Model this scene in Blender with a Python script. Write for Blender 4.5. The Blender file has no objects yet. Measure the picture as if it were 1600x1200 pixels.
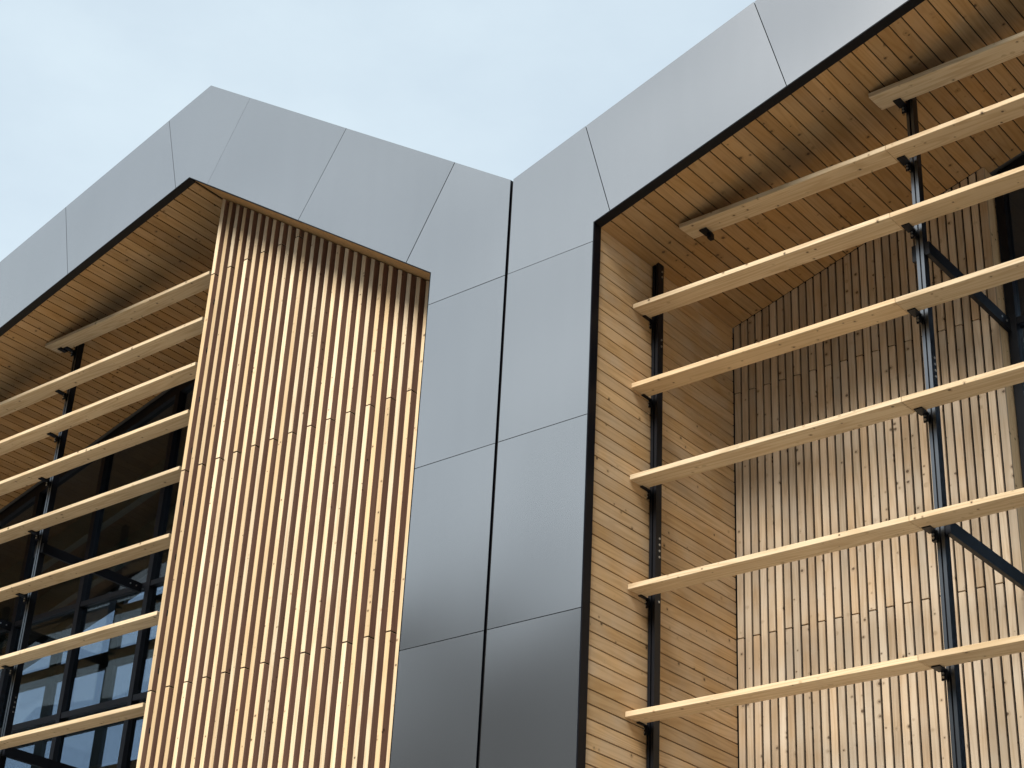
import bpy, bmesh, math, random
from mathutils import Vector
random.seed(11)
R = math.radians
scene = bpy.context.scene
COL = scene.collection
H = 1.6            # eye height: measured heights below are above the eye

# ------------------------------------------------------------------ camera, sky, sun, exposure
cam_d = bpy.data.cameras.new('camera'); cam = bpy.data.objects.new('camera', cam_d); COL.objects.link(cam)
yaw, pitch, roll = R(40.504), R(28.207), R(3.166)
fwd = Vector((-math.sin(yaw)*math.cos(pitch), math.cos(yaw)*math.cos(pitch), math.sin(pitch)))
r0 = Vector((math.cos(yaw), math.sin(yaw), 0)); u0 = r0.cross(fwd)
rt = r0*math.cos(roll) + u0*math.sin(roll); up = u0*math.cos(roll) - r0*math.sin(roll)
from mathutils import Matrix
M = Matrix((rt, up, -fwd)).transposed().to_4x4(); M.translation = (0, -11, H)
cam.matrix_world = M
cam_d.sensor_width = 36; cam_d.sensor_fit = 'HORIZONTAL'; cam_d.lens = 2739.36/1600*36
cam_d.clip_start = 0.1; cam_d.clip_end = 3000
scene.camera = cam

SUN_AZ, SUN_EL = R(-6), R(44)      # from the facade's normal towards the left, and up
sd = Vector((-math.sin(SUN_AZ)*math.cos(SUN_EL), -math.cos(SUN_AZ)*math.cos(SUN_EL), math.sin(SUN_EL)))
world = bpy.data.worlds.new('World'); scene.world = world; world.use_nodes = True
wn = world.node_tree.nodes; wl = world.node_tree.links; wn.clear()
wo = wn.new('ShaderNodeOutputWorld'); bg = wn.new('ShaderNodeBackground')
sky = wn.new('ShaderNodeTexSky'); sky.sky_type = 'NISHITA'; sky.sun_disc = False
sky.sun_elevation = SUN_EL; sky.sun_rotation = math.atan2(sd.x, sd.y); sky.dust_density = 3.0; sky.air_density = 1.0
tc = wn.new('ShaderNodeTexCoord')
mp = wn.new('ShaderNodeMapping'); mp.inputs['Scale'].default_value = (1, 1, 2.2)
ns = wn.new('ShaderNodeTexNoise'); ns.inputs['Scale'].default_value = 2.6; ns.inputs['Detail'].default_value = 7; ns.inputs['Roughness'].default_value = .55
cr = wn.new('ShaderNodeMapRange'); cr.inputs['From Min'].default_value = .3; cr.inputs['From Max'].default_value = .75
cr.inputs['To Min'].default_value = .62; cr.inputs['To Max'].default_value = .92
mx = wn.new('ShaderNodeMix'); mx.data_type = 'RGBA'
mx.inputs[7].default_value = (4.45, 5.2, 5.6, 1)       # thin bright cloud veil
wl.new(tc.outputs['Generated'], mp.inputs[0]); wl.new(mp.outputs[0], ns.inputs['Vector'])
wl.new(ns.outputs['Fac'], cr.inputs['Value']); wl.new(cr.outputs[0], mx.inputs[0])
wl.new(sky.outputs[0], mx.inputs[6]); wl.new(mx.outputs[2], bg.inputs['Color']); wl.new(bg.outputs[0], wo.inputs[0])
bg.inputs["Strength"].default_value = 0.091
sl_d = bpy.data.lights.new('sun', 'SUN'); sl_d.energy = 2.8; sl_d.angle = R(24); sl_d.color = (1, .975, .93)
sun = bpy.data.objects.new('sun', sl_d); COL.objects.link(sun)
sun.rotation_euler = (-sd).to_track_quat('-Z', 'Y').to_euler()
vs = scene.view_settings; vs.view_transform = 'Standard'; vs.look = 'None'; vs.gamma = 1; vs.exposure = 1.03
vs.use_curve_mapping = False

# ------------------------------------------------------------------ materials
def new_mat(name):
    m = bpy.data.materials.new(name); m.use_nodes = True
    nt = m.node_tree; nt.nodes.clear()
    out = nt.nodes.new('ShaderNodeOutputMaterial'); b = nt.nodes.new('ShaderNodeBsdfPrincipled')
    nt.links.new(b.outputs[0], out.inputs[0])
    return m, nt.nodes, nt.links, b, out
def math_node(n, l, op, a, b=None, c=None):
    x = n.new('ShaderNodeMath'); x.operation = op
    for i, v in enumerate((a, b, c)):
        if v is None: continue
        if isinstance(v, (int, float)): x.inputs[i].default_value = v
        else: l.new(v, x.inputs[i])
    return x.outputs[0]
def mixrgb(n, l, f, a, b, mode='MIX'):
    x = n.new('ShaderNodeMix'); x.data_type = 'RGBA'; x.blend_type = mode
    for i, v in ((0, f), (6, a), (7, b)):
        if isinstance(v, (int, float)): x.inputs[i].default_value = v
        elif isinstance(v, tuple): x.inputs[i].default_value = (*v, 1)
        else: l.new(v, x.inputs[i])
    return x.outputs[2]
def wood(name, axis, c1, c2, c3, knot=.4, kr=.012, grey=0.0, rough=.62, vary=.22, kscale=12):
    """planed softwood: long grain along axis, growth rings, knots, each board its own tint"""
    m, n, l, b, out = new_mat(name)
    tcn = n.new('ShaderNodeTexCoord'); oi = n.new('ShaderNodeObjectInfo')
    off = n.new('ShaderNodeVectorMath'); off.operation = 'SCALE'; off.inputs[0].default_value = (31.7, 57.1, 83.3)
    l.new(oi.outputs['Random'], off.inputs['Scale'])
    add = n.new('ShaderNodeVectorMath'); l.new(tcn.outputs['Object'], add.inputs[0]); l.new(off.outputs[0], add.inputs[1])
    P = add.outputs[0]
    # knots
    vo = n.new('ShaderNodeTexVoronoi'); vo.inputs['Scale'].default_value = kscale
    wob = n.new('ShaderNodeTexNoise'); wob.inputs['Scale'].default_value = 45; wob.inputs['Detail'].default_value = 2
    l.new(P, wob.inputs['Vector'])
    l.new(P, vo.inputs['Vector'])
    sep = n.new('ShaderNodeSeparateColor'); l.new(vo.outputs['Color'], sep.inputs[0])
    keep = math_node(n, l, 'LESS_THAN', sep.outputs[0], knot)
    size = math_node(n, l, 'MULTIPLY_ADD', sep.outputs[1], kr*kscale*.9, kr*kscale*.55)
    dist = math_node(n, l, 'MULTIPLY_ADD', wob.outputs['Fac'], .06, vo.outputs['Distance'])
    dd = math_node(n, l, 'DIVIDE', math_node(n, l, 'SUBTRACT', dist, .03), size)
    kn = n.new('ShaderNodeMapRange'); kn.interpolation_type = 'SMOOTHSTEP'
    kn.inputs['From Min'].default_value = 1.15; kn.inputs['From Max'].default_value = .75
    l.new(dd, kn.inputs['Value'])
    knotf = math_node(n, l, 'MULTIPLY', kn.outputs[0], keep)
    halo = n.new('ShaderNodeMapRange'); halo.interpolation_type = 'SMOOTHSTEP'
    halo.inputs['From Min'].default_value = 2.6; halo.inputs['From Max'].default_value = .8
    l.new(dd, halo.inputs['Value'])
    halof = math_node(n, l, 'MULTIPLY', halo.outputs[0], keep)
    # grain stretched along the board
    mpn = n.new('ShaderNodeMapping')
    sc = {'X': (1.2, 60, 60), 'Y': (60, 1.2, 60), 'Z': (60, 60, 1.2)}[axis]
    mpn.inputs['Scale'].default_value = sc; l.new(P, mpn.inputs[0])
    g1 = n.new('ShaderNodeTexNoise'); g1.inputs['Scale'].default_value = 1.0; g1.inputs['Detail'].default_value = 5; g1.inputs['Roughness'].default_value = .6
    l.new(mpn.outputs[0], g1.inputs['Vector'])
    # rings: contour lines of a stretched noise pushed aside by knots
    mp2 = n.new('ShaderNodeMapping')
    sc2 = {'X': (.55, 9, 9), 'Y': (9, .55, 9), 'Z': (9, 9, .55)}[axis]
    mp2.inputs['Scale'].default_value = sc2; l.new(P, mp2.inputs[0])
    g2 = n.new('ShaderNodeTexNoise'); g2.inputs['Scale'].default_value = 1.0; g2.inputs['Detail'].default_value = 1
    l.new(mp2.outputs[0], g2.inputs['Vector'])
    ph = math_node(n, l, 'MULTIPLY_ADD', g2.outputs['Fac'], 46.0, math_node(n, l, 'MULTIPLY', halof, 5.0))
    ring = math_node(n, l, 'MULTIPLY_ADD', math_node(n, l, 'SINE', ph), .5, .5)
    ring = math_node(n, l, 'POWER', ring, 2.2)
    # blotches
    g3 = n.new('ShaderNodeTexNoise'); g3.inputs['Scale'].default_value = 2.3; g3.inputs['Detail'].default_value = 3; l.new(P, g3.inputs['Vector'])
    rnd2 = math_node(n, l, 'FRACT', math_node(n, l, 'MULTIPLY', oi.outputs['Random'], 7.31))
    base = mixrgb(n, l, rnd2, c1, c2)
    base = mixrgb(n, l, math_node(n, l, 'MULTIPLY', ring, .42), base, c3)
    base = mixrgb(n, l, math_node(n, l, 'MULTIPLY', math_node(n, l, 'SUBTRACT', g1.outputs['Fac'], .35), .8), base, c3)
    if grey > 0:
        gf = n.new('ShaderNodeMapRange'); gf.inputs['From Min'].default_value = .38; gf.inputs['From Max'].default_value = .7
        gf.inputs['To Max'].default_value = grey; l.new(g3.outputs['Fac'], gf.inputs['Value'])
        lum = sum(c1)/3*.98
        base = mixrgb(n, l, gf.outputs[0], base, (lum*1.12, lum*.99, lum*.80))
    base = mixrgb(n, l, math_node(n, l, 'MULTIPLY', halof, .35), base, tuple(x*.55 for x in c3))
    base = mixrgb(n, l, math_node(n, l, 'MULTIPLY', knotf, .85), base, (.07, .038, .02))
    rnd3 = math_node(n, l, 'FRACT', math_node(n, l, 'MULTIPLY', oi.outputs['Random'], 13.77))
    val = math_node(n, l, 'MULTIPLY_ADD', rnd3, vary, 1-vary*.55)
    val = math_node(n, l, 'MULTIPLY', val, math_node(n, l, 'MULTIPLY_ADD', g3.outputs['Fac'], .24, .88))
    hs = n.new('ShaderNodeHueSaturation'); l.new(base, hs.inputs['Color']); l.new(val, hs.inputs['Value'])
    l.new(hs.outputs[0], b.inputs['Base Color'])
    b.inputs['Roughness'].default_value = rough; b.inputs['Specular IOR Level'].default_value = .25
    bp = n.new('ShaderNodeBump'); bp.inputs['Strength'].default_value = .25; bp.inputs['Distance'].default_value = .002
    l.new(g1.outputs['Fac'], bp.inputs['Height']); l.new(bp.outputs[0], b.inputs['Normal'])
    return m
SL = ((.75, .605, .405), (.63, .445, .24), (.52, .34, .165))
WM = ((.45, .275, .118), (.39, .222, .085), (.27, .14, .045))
BW = ((.60, .475, .33), (.54, .385, .235), (.36, .235, .125))
MAT = {
    'slat': wood('pale larch slats', 'Z', *SL, knot=.45, kr=.008, vary=.34),
    'louver': wood('pale larch louvers', 'X', (.70, .555, .36), (.62, .45, .26), (.42, .265, .12), knot=.36, kr=.010),
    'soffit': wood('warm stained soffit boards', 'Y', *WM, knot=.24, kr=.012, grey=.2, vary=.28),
    'wall_warm': wood('warm stained wall boards', 'Y', (.70, .475, .25), (.62, .395, .185), (.42, .235, .09), knot=.2, kr=.010, grey=.4, vary=.22),
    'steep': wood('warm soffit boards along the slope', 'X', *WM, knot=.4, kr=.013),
    'slat_side': wood('brown slat flanks', 'Z', (.47, .28, .19), (.40, .23, .155), (.28, .15, .10), knot=.3, kr=.008, vary=.3),  # flank faces are coloured browner and darker than the slat fronts
    'wall_pale': wood('weathered pale wall boards', 'Z', *BW, knot=.34, kr=.011, grey=.55, vary=.34),
}
def plain(name, col, rough=.5, metal=0.0, bump=0.0, bscale=30, var=.0, spec=.5):
    m, n, l, b, out = new_mat(name); b.inputs['Specular IOR Level'].default_value = spec
    b.inputs['Base Color'].default_value = (*col, 1); b.inputs['Roughness'].default_value = rough; b.inputs['Metallic'].default_value = metal
    tcn = n.new('ShaderNodeTexCoord'); t = n.new('ShaderNodeTexNoise'); t.inputs['Scale'].default_value = bscale; t.inputs['Detail'].default_value = 5
    l.new(tcn.outputs['Object'], t.inputs['Vector'])
    if var:
        v = math_node(n, l, 'MULTIPLY_ADD', t.outputs['Fac'], var*2, 1-var)
        hs = n.new('ShaderNodeHueSaturation'); hs.inputs['Color'].default_value = (*col, 1); l.new(v, hs.inputs['Value']); l.new(hs.outputs[0], b.inputs['Base Color'])
    if bump:
        bp = n.new('ShaderNodeBump'); bp.inputs['Strength'].default_value = bump; bp.inputs['Distance'].default_value = .004
        l.new(t.outputs['Fac'], bp.inputs['Height']); l.new(bp.outputs[0], b.inputs['Normal'])
    return m
def panel_mat():
    m, n, l, b, out = new_mat('grey metallic cladding panel')
    tcn = n.new('ShaderNodeTexCoord'); oi = n.new('ShaderNodeObjectInfo')
    big = n.new('ShaderNodeTexNoise'); big.inputs['Scale'].default_value = .7; big.inputs['Detail'].default_value = 0
    off = n.new('ShaderNodeVectorMath'); off.operation = 'SCALE'; off.inputs[0].default_value = (13, 29, 41); l.new(oi.outputs['Random'], off.inputs['Scale'])
    add = n.new('ShaderNodeVectorMath'); l.new(tcn.outputs['Object'], add.inputs[0]); l.new(off.outputs[0], add.inputs[1])
    l.new(add.outputs[0], big.inputs['Vector'])
    mp3 = n.new('ShaderNodeMapping'); mp3.inputs['Scale'].default_value = (7, 7, .6); l.new(add.outputs[0], mp3.inputs[0])
    strk = n.new('ShaderNodeTexNoise'); strk.inputs['Scale'].default_value = 1; strk.inputs['Detail'].default_value = 4; l.new(mp3.outputs[0], strk.inputs['Vector'])
    v = math_node(n, l, 'MULTIPLY_ADD', big.outputs['Fac'], .12, .88)
    v = math_node(n, l, 'MULTIPLY', v, math_node(n, l, 'MULTIPLY_ADD', strk.outputs['Fac'], .05, .975))
    v = math_node(n, l, 'MULTIPLY', v, math_node(n, l, 'MULTIPLY_ADD', oi.outputs['Random'], .06, .97))
    hs = n.new('ShaderNodeHueSaturation'); hs.inputs['Color'].default_value = (.445, .442, .44, 1); l.new(v, hs.inputs['Value'])
    l.new(hs.outputs[0], b.inputs['Base Color'])
    b.inputs['Metallic'].default_value = .92
    b.inputs['Roughness'].default_value = .20
    # slight oil-canning: the sheet's normal wanders a little
    ge = n.new('ShaderNodeNewGeometry')
    sb = n.new('ShaderNodeVectorMath'); sb.operation = 'SUBTRACT'; sb.inputs[1].default_value = (.5, .5, .5); l.new(big.outputs['Color'], sb.inputs[0])
    scl = n.new('ShaderNodeVectorMath'); scl.operation = 'SCALE'; scl.inputs['Scale'].default_value = .075; l.new(sb.outputs[0], scl.inputs[0])
    ad = n.new('ShaderNodeVectorMath'); l.new(ge.outputs['Normal'], ad.inputs[0]); l.new(scl.outputs[0], ad.inputs[1])
    nm = n.new('ShaderNodeVectorMath'); nm.operation = 'NORMALIZE'; l.new(ad.outputs[0], nm.inputs[0]); l.new(nm.outputs[0], b.inputs['Normal'])
    return m
def glass_mat(name, tint):
    m, n, l, b, out = new_mat(name)
    n.remove(b)
    tr = n.new('ShaderNodeBsdfTransparent'); tr.inputs[0].default_value = (*tint, 1)
    gl = n.new('ShaderNodeBsdfGlossy'); gl.inputs['Roughness'].default_value = 0.01
    ge = n.new('ShaderNodeNewGeometry'); dt = n.new('ShaderNodeVectorMath'); dt.operation = 'DOT_PRODUCT'
    l.new(ge.outputs['Normal'], dt.inputs[0]); l.new(ge.outputs['Incoming'], dt.inputs[1])
    sch = math_node(n, l, 'POWER', math_node(n, l, 'SUBTRACT', 1.0, math_node(n, l, 'ABSOLUTE', dt.outputs['Value'])), 5.0)
    fres = math_node(n, l, 'MULTIPLY_ADD', sch, .96, .03)
    mxs = n.new('ShaderNodeMixShader'); l.new(fres, mxs.inputs[0]); l.new(tr.outputs[0], mxs.inputs[1]); l.new(gl.outputs[0], mxs.inputs[2])
    l.new(mxs.outputs[0], out.inputs[0])
    return m
MAT.update({
    'panel': panel_mat(),
    'black': plain('black powder coated steel', (.007, .008, .011), .38, 0, 0, 60, .15, spec=.22),
    'trim': plain('dark blue black trim', (.003, .004, .007), .4, 0, 0, 60, .1, spec=.15),
    'dark': plain('dark backing membrane', (.012, .010, .009), .9),
    'brownback': plain('brown slat backing', (.06, .035, .022), .9),
    'steel_face': plain('satin steel strip', (.14, .15, .16), .3, 1.0, .05, 40, .05),
    'end_grain': plain('dark end grain', (.05, .03, .02), .8),  # slat ends get a much darker colour than the slat faces
    'bolt': plain('zinc bolt', (.62, .62, .6), .3, .9),
    'glass': glass_mat('clear glazing', (.80, .84, .85)),
    'rear_glass': glass_mat('rear glazing', (.66, .70, .79)),
    'green': plain('dark green steel', (.010, .018, .017), .5, 0, .1, 20, .1),
    'brown': plain('dark brown beam', (.030, .020, .014), .7, 0, .1, 20, .2),
    'pale_beam': plain('pale grey green beam', (.07, .08, .066), .6, 0, .1, 10, .1),
    'inner': plain('brown inner ceiling', (.07, .048, .034), .8, 0, .2, 6, .25),
    'roof': plain('roofing membrane', (.09, .095, .10), .8, 0, .2, 8, .15),
    'paving': plain('pale concrete paving', (.40, .385, .36), .85, 0, .3, 4, .18),
    'added_bank': plain('dark added reflection bank', (.042, .051, .058), .95, 0, .8, .5, .4),
})

# ------------------------------------------------------------------ mesh helpers
WLOC = {}
CACHE = {}
def obj(name, verts, faces, mat, parent=None, bevel=0.0, label=None, kind=None, tilt=None, flank=None, edge=None, front=None):
    """one mesh object, origin at its middle; alike meshes are shared"""
    xs = [v[0] for v in verts]; ys = [v[1] for v in verts]; zs = [v[2] for v in verts]
    c = Vector(((min(xs)+max(xs))/2, (min(ys)+max(ys))/2, (min(zs)+max(zs))/2))
    loc = [(round(v[0]-c.x, 4), round(v[1]-c.y, 4), round(v[2]-c.z, 4)) for v in verts]
    key = (tuple(loc), tuple(map(tuple, faces)), mat, bevel)
    me = CACHE.get(key)
    if me is None:
        me = bpy.data.meshes.new(name)
        bm = bmesh.new(); vv = [bm.verts.new(p) for p in loc]
        for f in faces: bm.faces.new([vv[i] for i in f])
        bmesh.ops.recalc_face_normals(bm, faces=bm.faces)
        if bevel: bmesh.ops.bevel(bm, geom=bm.edges[:], offset=bevel, segments=1, profile=.5, affect='EDGES')
        bm.to_mesh(me); bm.free(); me.materials.append(MAT[mat]); CACHE[key] = me
        if edge:
            me.materials.append(MAT[edge])
            for p in me.polygons:
                if abs(p.normal.y) < .5: p.material_index = 1
        if front:
            me.materials.append(MAT[front])
            for p in me.polygons:
                if p.normal.y < -.9 and p.center.y < -.03: p.material_index = 1
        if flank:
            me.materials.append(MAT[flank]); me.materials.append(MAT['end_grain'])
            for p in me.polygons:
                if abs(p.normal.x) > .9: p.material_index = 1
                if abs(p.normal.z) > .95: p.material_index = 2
    o = bpy.data.objects.new(name, me); COL.objects.link(o)
    if parent is not None:
        o.parent = parent; o.location = c - WLOC[parent]
    else: o.location = c
    WLOC[o] = c
    if tilt: o.rotation_euler = tilt
    if label: o['label'] = label
    if kind: o['kind'] = kind
    return o
BF = [(0,1,2,3), (7,6,5,4), (0,4,5,1), (1,5,6,2), (2,6,7,3), (3,7,4,0)]
def boxv(x0, x1, y0, y1, z0, z1):
    z0 += H; z1 += H
    return [(x0,y0,z0), (x1,y0,z0), (x1,y0,z1), (x0,y0,z1), (x0,y1,z0), (x1,y1,z0), (x1,y1,z1), (x0,y1,z1)]
def box(name, x0, x1, y0, y1, z0, z1, mat, parent=None, **k):
    return obj(name, boxv(x0, x1, y0, y1, z0, z1), BF, mat, parent, **k)
def prismv(poly, y0, y1):
    n = len(poly)
    v = [(x, y0, z+H) for x, z in poly] + [(x, y1, z+H) for x, z in poly]
    f = [tuple(range(n)), tuple(range(2*n-1, n-1, -1))] + [(i, (i+1) % n, n+(i+1) % n, n+i) for i in range(n)]
    return v, f
def prism(name, poly, y0, y1, mat, parent=None, **k):
    v, f = prismv(poly, y0, y1); return obj(name, v, f, mat, parent, **k)
def join(parts):
    V, F = [], []
    for v, f in parts:
        o = len(V); V += v; F += [tuple(i+o for i in q) for q in f]
    return V, F
def inset(poly, d):
    """shrink a polygon in the facade plane by d (either winding)"""
    n = len(poly); A = sum(poly[i][0]*poly[(i+1) % n][1]-poly[(i+1) % n][0]*poly[i][1] for i in range(n))
    s = 1 if A > 0 else -1; L = []
    for i in range(n):
        (x0, z0), (x1, z1) = poly[i], poly[(i+1) % n]; dx, dz = x1-x0, z1-z0; q = math.hypot(dx, dz)
        nx, nz = -dz/q*s, dx/q*s
        L.append((x0+nx*d, z0+nz*d, dx, dz))
    out = []
    for i in range(n):
        x0, z0, dx0, dz0 = L[i-1]; x1, z1, dx1, dz1 = L[i]; den = dx0*dz1-dz0*dx1
        if abs(den) < 1e-9: out.append((x1, z1)); continue
        t = ((x1-x0)*dz1-(z1-z0)*dx1)/den; out.append((x0+dx0*t, z0+dz0*t))
    return out
def empty(name, loc, label, cat, group=None):
    o = bpy.data.objects.new(name, None); COL.objects.link(o); o.location = loc; WLOC[o] = Vector(loc)
    o['label'] = label; o['category'] = cat
    if group: o['group'] = group
    return o
def lerp(a, b, t): return (a[0]+(b[0]-a[0])*t, a[1]+(b[1]-a[1])*t)

# ------------------------------------------------------------------ ground, and an added unseen bank for the panels to reflect
G = -H
def sheet(name, x0, x1, y0, y1, z, mat):
    o = obj(name, [(x0,y0,z), (x1,y0,z), (x1,y1,z), (x0,y1,z)], [(0,1,2,3)], mat, kind='structure'); return o
sheet('ground', -900, 900, -900, 900, 0.0, 'paving')
hv, hf = [], []
NX, NY = 90, 14
for j in range(NY+1):
    for i in range(NX+1):
        x = -170+i*(300/NX); t = j/NY; y = -17-t*46
        e = min(1, t*4.2)
        h = (22.5+2.0*math.sin(x*.08)+1.3*math.sin(x*.21+1)+random.uniform(-1.1, 1.1))*e**.6*(1 if j else 0)+(t > .3)*(t-.3)*9
        hv.append((x+random.uniform(-.8, .8), y, h-.02))
for j in range(NY):
    for i in range(NX):
        a = j*(NX+1)+i; hf.append((a, a+1, a+NX+2, a+NX+1))
obj('reflection_bank', hv, hf, 'added_bank', kind='structure')  # made-up mass behind the camera, shaped to darken reflections in the lower panels

# ------------------------------------------------------------------ the two gabled buildings
GRP = 'adjoining gabled buildings in timber and grey metal'
LB = empty('gabled_building', (-18, 1, 0), 'gabled building on the left, its roof peak in view, with tall vertical timber slat screen', 'building', GRP)
RB = empty('gabled_building', (-1, 1, 0), 'gabled building on the right, with deep timber-lined recess and boarded pale back wall', 'building', GRP)
LOUV_Z = [11.325, 10.668, 10.034, 9.388, 8.645, 7.79, 6.845, 5.785, 4.628, 3.42, 2.1]
JROWS = [11.105, 8.455, 5.825, 3.19, .55]
YB, YG, YR = 2.42, 2.60, 5.3       # boarded back wall, glazing, rear glazing

def panel(parent, poly, y=0.0):
    p = inset(poly, .0036)
    n = len(p)
    o = prism('metal_panel', p, y, y+.03, 'panel', parent, edge='trim', tilt=(random.uniform(-.0016, .0016), 0, random.uniform(-.0016, .0016)))
    return o

# ---- left building lines (x, height above the eye)
AO = (-14.68, 13.653); VL = (-9.56, 10.145); AI = (-14.815, 12.29); CI = (-10.566, 9.40)
so, si = .2966, .281
def Lo(x): return (x, AO[1]+so*(x-AO[0]))
def Li(x): return (x, AI[1]+si*(x-AI[0]))
st_in = (AI[1]-CI[1])/(CI[0]-AI[0])
def Ls(x): return (x, AI[1]-st_in*(x-AI[0]))
LX0 = -26.4; LXI = -25.4
# ---- right building lines
VR = (-9.53, 10.14); RC = (-8.493, 9.23); sro, sri = .3058, .3037
def Ro(x): return (x, VR[1]+sro*(x-VR[0]))
def Ri(x): return (x, RC[1]+sri*(x-RC[0]))
RAO = Ro(2.2); RAI = Ri(2.06)
def Rso(x): return (x, RAO[1]-.685*(x-RAO[0]))
def Rsi(x): return (x, RAI[1]-.68*(x-RAI[0]))
RX1 = 7.35; RXI = 6.35
ZH = [9.015, 7.187, 5.352, 3.518, 1.684, -.15, G+.02]

# fascia backing (dark) with its panels
def ring_poly(out_pts, in_pts): return out_pts + in_pts[::-1]
v, f = join([prismv([Lo(LX0+.01), AO, VL, (VL[0], ZH[0]), (CI[0]-.0, ZH[0]), CI, AI, Li(LXI), (LXI, 8.0), (LX0+.01, 8.0)], .034, .08),
             prismv([(VL[0], ZH[0]), (CI[0], ZH[0]), (CI[0], G), (VL[0], G)], .034, .08),
             prismv([(LX0+.01, 8.0), (LXI, 8.0), (LXI, G), (LX0+.01, G)], .034, .08)])
LF = obj('fascia', v, f, 'dark', LB)
J = {}
jl = [(-15.433, -15.056), (-17.388, -17.033)]
while jl[-1][0] > LX0+3.5: jl.append((jl[-1][0]-1.957, jl[-1][1]-1.957))
js = [(-13.863, -14.442), (-12.074, -12.70), (-10.347, -10.932)]
def AOs(x): return (x, AO[1]-(AO[1]-VL[1])/(VL[0]-AO[0])*(x-AO[0]))
panel(LF, [Lo(jl[0][0]), AO, AOs(js[0][0]), Ls(js[0][1]), AI, Li(jl[0][1])])
for a, b in zip(jl[:-1], jl[1:]): panel(LF, [Lo(b[0]), Lo(a[0]), Li(a[1]), Li(b[1])])
panel(LF, [Lo(LX0), Lo(jl[-1][0]), Li(jl[-1][1]), Li(LXI), (LXI, 8.0), (LX0, 8.0)])
for a, b in zip(js[:-1], js[1:]): panel(LF, [AOs(a[0]), AOs(b[0]), Ls(b[1]), Ls(a[1])])
panel(LF, [AOs(js[2][0]), VL, (VL[0], ZH[0]), (CI[0], ZH[0]), CI, Ls(js[2][1])])
for a, b in zip(ZH[:-1], ZH[1:]):
    panel(LF, [(CI[0], a), (VL[0], a), (VL[0], b), (CI[0], b)])
zz = [8.0, 6.17, 4.34, 2.5, .67, G+.02]
for a, b in zip(zz[:-1], zz[1:]): panel(LF, [(LX0, a), (LXI, a), (LXI, b), (LX0, b)])

v, f = join([prismv([VR, RAO, Rso(RX1-.01), (RX1-.01, 8.0), (RXI, 8.0), Rsi(RXI), RAI, RC, (RC[0], ZH[0]), (VR[0], ZH[0])], .034, .08),
             prismv([(VR[0], ZH[0]), (RC[0], ZH[0]), (RC[0], G), (VR[0], G)], .034, .08),
             prismv([(RX1-.01, 8.0), (RXI, 8.0), (RXI, G), (RX1-.01, G)], .034, .08)])
RF = obj('fascia', v, f, 'dark', RB)
jr = [(-8.631, -8.305), (-6.685, -6.364)]
while jr[-1][0] < 0: jr.append((jr[-1][0]+1.946, jr[-1][1]+1.946))
panel(RF, [VR, Ro(jr[0][0]), Ri(jr[0][1]), RC, (RC[0], ZH[0]), (VR[0], ZH[0])])
for a, b in zip(jr[:-1], jr[1:]): panel(RF, [Ro(a[0]), Ro(b[0]), Ri(b[1]), Ri(a[1])])
panel(RF, [Ro(jr[-1][0]), RAO, Rso(3.0), Rsi(2.42), RAI, Ri(jr[-1][1])])
panel(RF, [Rso(3.0), Rso(4.8), Rsi(4.2), Rsi(2.42)])
panel(RF, [Rso(4.8), Rso(RX1), (RX1, 8.0), (RXI, 8.0), Rsi(RXI), Rsi(4.2)])
for a, b in zip(ZH[:-1], ZH[1:]): panel(RF, [(VR[0], a), (RC[0], a), (RC[0], b), (VR[0], b)])
for a, b in zip(zz[:-1], zz[1:]): panel(RF, [(RXI, a), (RX1, a), (RX1, b), (RXI, b)])
# the dark joint between the buildings is closed at the back
box('joint_filler', VL[0]-.02, VR[0]+.02, .09, .2, G, 10.0, 'dark', RB)

# roofs and walls behind the facade (they close the volume)
def off(p, d): return (p[0], p[1]+d)
TH = .04
v, f = join([prismv([Lo(LX0), AO, off(AI, TH), off(Li(LXI), TH)], .085, YR+.5), prismv([AO, VL, off(CI, TH), off(AI, TH)], .085, YR+.5)])
obj('roof', v, f, 'roof', LB)
v, f = join([prismv([VR, RAO, off(RAI, TH), off(RC, TH)], .085, YR+.5), prismv([RAO, Rso(RX1), off(Rsi(RXI), TH), off(RAI, TH)], .085, YR+.5)])
obj('roof', v, f, 'roof', RB)
v, f = join([(boxv(CI[0]+.02, VL[0], .21, YR+.5, G, 9.0), BF)])
obj('wall', v, f, 'dark', LB)
obj('wall', boxv(LX0+.01, LXI, .085, YR+.5, G, 8.6), BF, 'dark', LB)
obj('wall', boxv(VR[0], RC[0]-.045, .21, YR+.5, G, 9.1), BF, 'dark', RB)
obj('wall', boxv(RXI, RX1-.01, .085, YR+.5, G, 8.6), BF, 'dark', RB)

# black edge trims round the recesses: an angle lining the edge of the opening
TR = .105
def trim_strip(pts, y0, y1, t):
    """a thin strip following the opening's edge, on its inner side"""
    L = []
    for a, b in zip(pts[:-1], pts[1:]):
        dx, dz = b[0]-a[0], b[1]-a[1]; q = math.hypot(dx, dz)
        L.append((a[0]+dz/q*t, a[1]-dx/q*t, dx, dz))
    inn = [(L[0][0], L[0][1])]
    for p, q in zip(L[:-1], L[1:]):
        den = p[2]*q[3]-p[3]*q[2]; u = ((q[0]-p[0])*q[3]-(q[1]-p[1])*q[2])/den; inn.append((p[0]+p[2]*u, p[1]+p[3]*u))
    inn.append((L[-1][0]+L[-1][2], L[-1][1]+L[-1][3]))
    return prismv(list(pts) + inn[::-1], y0, y1)
v, f = trim_strip([(RC[0], G), RC, RAI], -.004, TR, .012); obj('edge_trim', v, f, 'trim', RB)
v, f = trim_strip([Li(LXI), AI], -.004, TR, .012); obj('edge_trim', v, f, 'trim', LB)
v, f = trim_strip([AI, CI, (CI[0], G)], -.003, .022, .006); obj('edge_trim', v, f, 'trim', LB)

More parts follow.
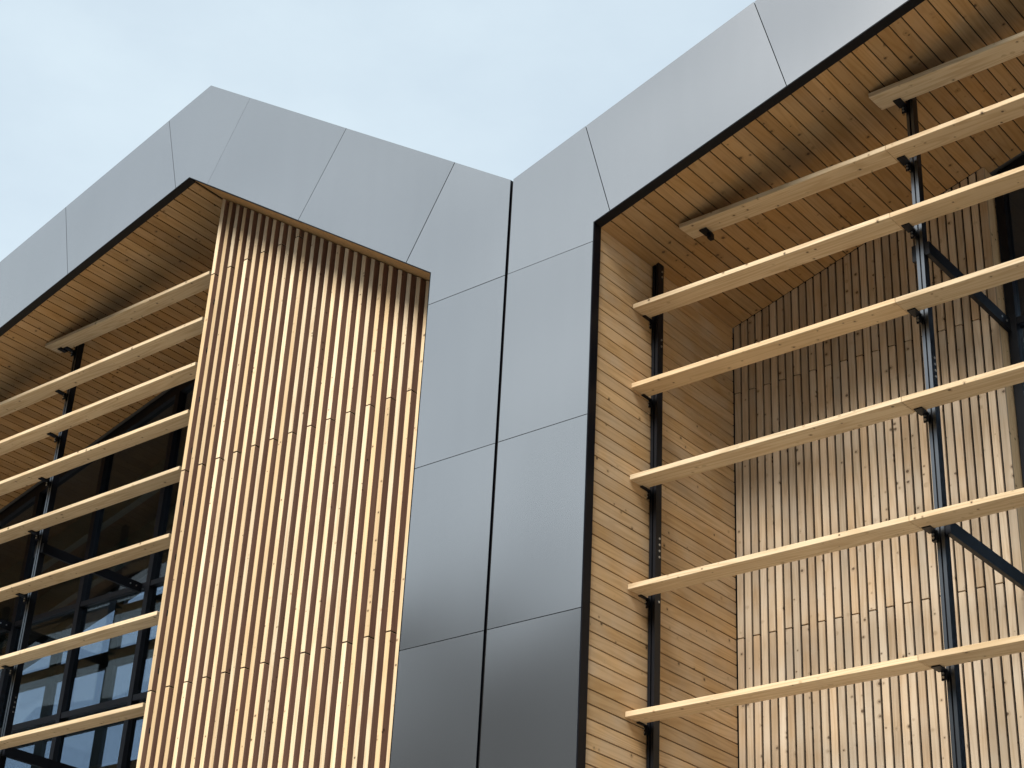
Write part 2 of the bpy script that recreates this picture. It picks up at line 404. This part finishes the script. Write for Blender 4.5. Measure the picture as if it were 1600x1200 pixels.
# ---- soffits: one board per strip, running back from the facade
def soffit(bld, line, x0, x1, y0, y1, slope, y1fun=None):
    q = math.hypot(1, slope); px = .1243
    mid = (x0+x1)/2
    bk = prism('soffit', [off(line(x0), .021), off(line(x1), .021), off(line(x1), .036), off(line(x0), .036)], y0, y1+.02, 'dark', bld)
    x = x0
    while x < x1-.02:
        xe = min(x+px, x1); a, b = line(x+.005), line(xe-.005)
        ye = y1fun((x+xe)/2) if y1fun else y1
        d = random.uniform(-.0012, .0012)
        nx, nz = -slope/q*.02, .02/q
        poly = [(a[0], a[1]+d), (b[0], b[1]+d), (b[0]+nx, b[1]+nz), (a[0]+nx, a[1]+nz)]
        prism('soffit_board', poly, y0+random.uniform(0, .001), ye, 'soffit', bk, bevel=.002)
        x = xe
    return bk
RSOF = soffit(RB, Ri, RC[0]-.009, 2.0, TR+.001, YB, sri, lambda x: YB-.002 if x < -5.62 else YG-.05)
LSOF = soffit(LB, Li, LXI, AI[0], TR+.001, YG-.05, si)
# steep side: boards along the slope
bk = prism('soffit', [off(Ls(AI[0]), .024), off(Ls(CI[0]), .024), off(Ls(CI[0]), .038), off(Ls(AI[0]), .038)], .0815, .7, 'dark', LB)
y = .024
while y < .66:
    a, b = Ls(AI[0]+.004), Ls(CI[0]-.002)
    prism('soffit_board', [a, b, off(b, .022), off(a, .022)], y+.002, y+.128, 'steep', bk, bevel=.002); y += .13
prism('soffit', [off(Rsi(RAI[0]), 0), off(Rsi(RXI), 0), off(Rsi(RXI), .03), off(Rsi(RAI[0]), .03)], .05, YG, 'brownback', RB)

# ---- right recess: side wall of boards running back, pale boarded back wall
XW = RC[0]-.003
SW = box('side_wall', XW-.034, XW-.021, TR+.002, YB+.2, G, 9.2, 'dark', RB)
z = 9.215; pitch = .1265
zt = 9.2345
while zt > G:
    zb = max(zt-pitch, G+.01); dx = random.uniform(-.0012, .0012)
    box('wall_board', XW-.02+dx, XW+dx, TR+.003+random.uniform(0, .001), YB-.001, zb+.006, zt-.006, 'wall_warm', SW, bevel=.002); zt -= pitch
BX0, BX1 = XW+.004, -5.618
n = 33; bp_ = (BX1-BX0)/n
BWL = box('back_wall', BX0, BX1-.03, YB+.045, YB+.07, G, 10.08, 'dark', RB)
def splits(z0, z1, rows):
    e = [z0] + [r for r in sorted(rows) if z0+.05 < r < z1-.05] + [z1]
    return list(zip(e[:-1], e[1:]))
for i in range(n):
    x0 = BX0+i*bp_+.0105; x1 = BX0+(i+1)*bp_-.0105
    rows = JROWS if i % 2 == 0 else []
    if i == n-1: x1 = BX1
    for a, b in splits(G, 0, []) if False else splits(G, min(Ri(x0)[1], Ri(x1)[1])+.004, rows):
        d = random.uniform(-.0015, .0015)
        top = b > 9
        pz = .006
        if top: poly = [(x0, a+pz), (x1, a+pz), off(Ri(x1), -.003), off(Ri(x0), -.003)]
        else: poly = [(x0, a+pz), (x1, a+pz), (x1, b-pz), (x0, b-pz)]
        prism('wall_board', poly, YB+d, YB+.028+d, 'wall_pale', BWL, bevel=.002)
# return of the back wall towards the glazing: one plain wide board
prism('reveal_board', [(BX1-.022, G), (BX1-.001, G), off(Ri(BX1-.001), -.004), off(Ri(BX1-.022), -.004)], YB+.032, YG+.02, 'slat', BWL, bevel=.002)

# ---- slat screen of the left building
SX0, YS = -14.742, .50
SS = prism('slat_screen', [(SX0+.02, G), (CI[0]+.02, G), off(Ls(CI[0]+.02), -.02), off(AI, -.03) if AI[0] > SX0 else off(Ls(SX0+.02), -.03)], YS+.125, YS+.16, 'brownback', LB)
NS, SP, SWD = 26, 0, .062
xl = SX0; sp = None
SLX = [SX0 + i*.1456 for i in range(NS+2)]
for i, x in enumerate(SLX):
    if x+SWD > CI[0]: break
    rows = JROWS if i % 2 == 0 else []
    zt = Ls(x+SWD)[1]
    for a, b in splits(G+.1, zt-.012, rows):
        if b > zt-.05: poly = [(x, a+.004), (x+SWD, a+.004), (x+SWD, zt-.012), (x, Ls(x)[1]-.012)]
        else: poly = [(x, a+.006), (x+SWD, a+.006), (x+SWD, b-.006), (x, b-.006)]
        d = random.uniform(-.0015, .0015)
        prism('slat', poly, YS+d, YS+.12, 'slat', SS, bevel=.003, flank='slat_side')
for z in [10.726-.666*k for k in range(16)]:
    x = SX0+SWD
    box('fixing_plate', x+.0005, x+.014, YS+.05, YS+.09, z-.035, z+.03, 'black', SS)

# ---- louvers, posts, struts
YL, LW, LT = .65, .25, .05
def louver(bld, x0, x1, z, mat='louver'):
    v = boxv(x0, x1, YL, YL+LW, z-LT, z)
    v = [(a, b, c+(.012 if b > YL+.1 else 0)) for a, b, c in v]
    o = obj('louver', v, BF, mat, bld, bevel=.004); return o
def bracket(parent, x, z):
    """black angle under a louver: plate below the board, plate on the post"""
    v, f = join([(boxv(x-.055, x+.02, YL+.17, YL+.30, z-.010, z), BF), (boxv(x-.03, x+.02, YL+.285, YL+.297, z-.085, z-.0101), BF)])
    o = obj('bracket', v, f, 'black', parent)
    bolts(parent, [(x-.012, YL+.283, z-.03), (x-.012, YL+.283, z-.062)], 'Y')
def bolts(parent, pts, axis):
    for x, y, z in pts:
        r, h = .011, .006; vv = []
        for k in range(8):
            a = k*math.pi/4
            if axis == 'X': vv.append((x, y+r*math.cos(a), z+H+r*math.sin(a)))
            else: vv.append((x+r*math.cos(a), y, z+H+r*math.sin(a)))
        vv += [(p[0]+(h if axis == 'X' else 0), p[1]-(h if axis == 'Y' else 0), p[2]) for p in vv]
        ff = [tuple(range(8)), tuple(range(15, 7, -1))] + [(k, (k+1) % 8, 8+(k+1) % 8, 8+k) for k in range(8)]
        obj('bolt', vv, ff, 'bolt', parent)
YP = .96
def post(bld, x, ztop_l, ztop_r, levels, struts, bolt_z, lug_only=False):
    """black double-bar post with a slot in its front, standing behind the louvers"""
    w, d = .07, .09
    face = 'steel_face'
    if lug_only: face = None
    parts = []
    def bar(x0, x1, y0, y1):
        za = ztop_l+(ztop_r-ztop_l)*(x0-x)/w; zb = ztop_l+(ztop_r-ztop_l)*(x1-x)/w
        parts.append(prismv([(x0, G), (x1, G), (x1, zb), (x0, za)], y0, y1))
    bar(x, x+.028, YP, YP+d); bar(x+.042, x+w, YP, YP+d); bar(x+.028, x+.042, YP+.02, YP+d-.01)
    v, f = join(parts); p = obj('post', v, f, 'black', bld, front=face)
    for z in levels: bracket(p, x, z-LT+.006)
    for z in struts:
        box('lug', x-.045 if not lug_only else x-.012, x-.001, YP+.01, YP+.05, z-.16, z+.0, 'black', p)
        if lug_only: continue
        parts = [(boxv(x+w+.008, x+w+.05, YP+.012, YG-.005, z-.125, z), BF), (boxv(x+w+.0008, x+w+.0079, YP+.005, YP+.085, z-.115, z-.01), BF)]
        v, f = join(parts); obj('strut', v, f, 'black', p)
        bolts(p, [(x+w+.05, YG-.1, z-.06), (x+w+.05, YG-.2, z-.06)], 'X')
    bolts(p, [(x+w, YP+.06, z) for z in bolt_z], 'X')
    return p
# right building
def rlou(z, x0, x1):
    e = [x0] + [q for q in (-5.765, -2.95, -.1) if q > x0+.3] ; e = [q for q in e if q < x1] + [x1]
    for a, b in zip(e[:-1], e[1:]): louver(RB, a+.0012, b-.0012, z+random.uniform(-.002, .002))
rz = LOUV_Z[2:]
zz_r = [9.995, 9.36, 8.645, 7.785, 6.84, 5.78, 4.625, 3.4, 2.1]
ends = [-5.90, -7.965] + [XW+.003]*7
for z, e in zip(zz_r, ends): rlou(z, e, 1.0 if z < 11 else 0)
rlou(10.64, -3.9, 1.0)
x1 = XW+.012
def top(x): return Ri(x)[1]-.004
post(RB, x1, top(x1), top(x1+.07), zz_r[2:], [8.455, 5.825], [9.17, 9.11, 8.40, 8.33, 6.33, 6.27, 6.21, 6.15, 5.72], lug_only=True)
post(RB, -5.69, top(-5.69), top(-5.62), zz_r, [8.455, 5.825], [7.33, 7.27, 7.21, 7.15])
post(RB, -2.90, top(-2.90), top(-2.83), [10.64]+zz_r, [8.455, 5.825], [])
br = box('bracket', -7.82, -7.74, YL+.13, YL+.25, 9.36-LT-.012, 9.36-LT-.001, 'black', RB)
box('bracket', -7.775, -7.735, YL+.2, YL+.26, 9.36-LT-.075, 9.36-LT-.0125, 'black', RB)
# left building
LE = -14.98
zz_l = LOUV_Z
for z in zz_l:
    xs = -26 if z < 9 else AI[0]+(z+.03-AI[1])/si
    xs = max(xs+.05, -25.3)
    if abs(z-11.325) < .01: xs = -18.24
    e = [xs] + [q for q in (-20.8,) if q > xs+.5] + [LE]
    for a, b in zip(e[:-1], e[1:]): louver(LB, a+.0012, b-.0012, z+random.uniform(-.002, .002))
def topl(x): return Li(x)[1]-.004
for x in (-18.0, -20.82, -23.6):
    lv = [z for z in zz_l if z < topl(x)-.05]
    post(LB, x, topl(x), topl(x+.07), lv, [s for s in (11.105, 8.455, 5.825) if s < topl(x)-.3], [6.44, 6.38, 6.32, 6.26] if x == -18.0 else [])
box('bracket', -18.13, -18.06, YL+.13, YL+.25, 11.325-LT-.012, 11.325-LT-.001, 'black', LB)

# ---- glazing of both buildings: mullions, transoms, panes; rear glazing behind it
def glazing(bld, xs, line, ztrans, y, name, mullw, mat_m, depth, glass, x_off=0):
    x0, x1 = xs[0], xs[-1]
    head = [(a, line(a)[1]) for a in (x0, x1)]
    wall = prism(name, [(x0, line(x0)[1]-.16), (x1, line(x1)[1]-.16), off(line(x1), -.006), off(line(x0), -.006)], y, y+depth, mat_m, bld)
    for x in xs:
        prism('mullion', [(x-mullw/2, G), (x+mullw/2, G), (x+mullw/2, line(x+mullw/2)[1]-.163), (x-mullw/2, line(x-mullw/2)[1]-.163)], y-.012, y+depth, mat_m, wall)
    for a, b in zip(xs[:-1], xs[1:]):
        la, lb = a+mullw/2+.001, b-mullw/2-.001
        ht = min(line(la)[1], line(lb)[1])-.17
        zs = [G]
        for t, h in ztrans:
            if t+h/2 < ht-.1:
                box('transom', la, lb, y-.002, y+depth-.01, t-h/2, t+h/2, mat_m if name == 'window_wall' else 'brown', wall)
                zs.append(t)
        zs.append(None)
        for p, q in zip(zs[:-1], zs[1:]):
            if q is None: poly = [(la, p+.01), (lb, p+.01), (lb, line(lb)[1]-.16), (la, line(la)[1]-.16)]
            else: poly = [(la, p+.01), (lb, p+.01), (lb, q-.01), (la, q-.01)]
            prism('pane', poly, y+depth*.5, y+depth*.5+.008, glass, wall)
    return wall
MX = [-25.35] + [-17.76-1.463*k for k in range(5, -1, -1)] + [-16.297, -14.834]
TRN = [(8.43, .07), (6.85, .08), (5.3, .07), (3.7, .07), (1.9, .07)]
def LiG(x): return Li(x) if x < AI[0] else Ls(x)
glazing(LB, MX, Li, TRN, YG, 'window_wall', .085, 'black', .12, 'glass')
RMX = [-5.56+1.463*k for k in range(0, 6)]
glazing(RB, RMX, Ri, TRN, YG, 'window_wall', .085, 'black', .12, 'glass')
RR = [(10.0-.98*k-.02, .33) for k in range(0, 12)]
RTR = sorted([(9.73, .25), (8.97, .28), (8.02, .34), (7.03, .34), (6.04, .34), (5.05, .34), (4.06, .34), (2.6, .34), (1, .34)])
glazing(LB, [-25.3, -24.93] + [-23.43+1.505*k for k in range(0, 6)] + [-14.5], Li, RTR, YR, 'rear_window_wall', .20, 'green', .07, 'rear_glass')
glazing(RB, [-8.3+1.505*k for k in range(0, 8)], Ri, RTR, YR, 'rear_window_wall', .20, 'green', .07, 'rear_glass')
# inside: ceiling lining, partition behind the screen, roof beams
prism('inner_ceiling', [off(Li(LXI), -.02), off(AI, -.02), off(AI, .0), off(Li(LXI), .0)], YG+.125, YR-.01, 'inner', LB)
prism('inner_ceiling', [off(RC, -.02), off(RAI, -.02), off(RAI, .0), off(RC, .0)], YG+.125, YR-.01, 'inner', RB)
box('partition_wall', -14.76, -14.70, YS+.2, YR, G, 12.0, 'inner', LB)
box('partition_wall', XW-.01, XW+.05, YB+.3, YR, G, 9.0, 'inner', RB)
for y in (3.6, 4.5):
    prism('roof_beam', [off(Li(LXI+.1), -.42), off(Li(-14.8), -.42), off(Li(-14.8), -.03), off(Li(LXI+.1), -.03)], y, y+.12, 'pale_beam', LB)
    prism('roof_beam', [off(Ri(-5.4), -.42), off(Ri(1.9), -.42), off(Ri(1.9), -.03), off(Ri(-5.4), -.03)], y, y+.12, 'pale_beam', RB)

print('objects', len(bpy.data.objects), 'meshes', len(bpy.data.meshes))
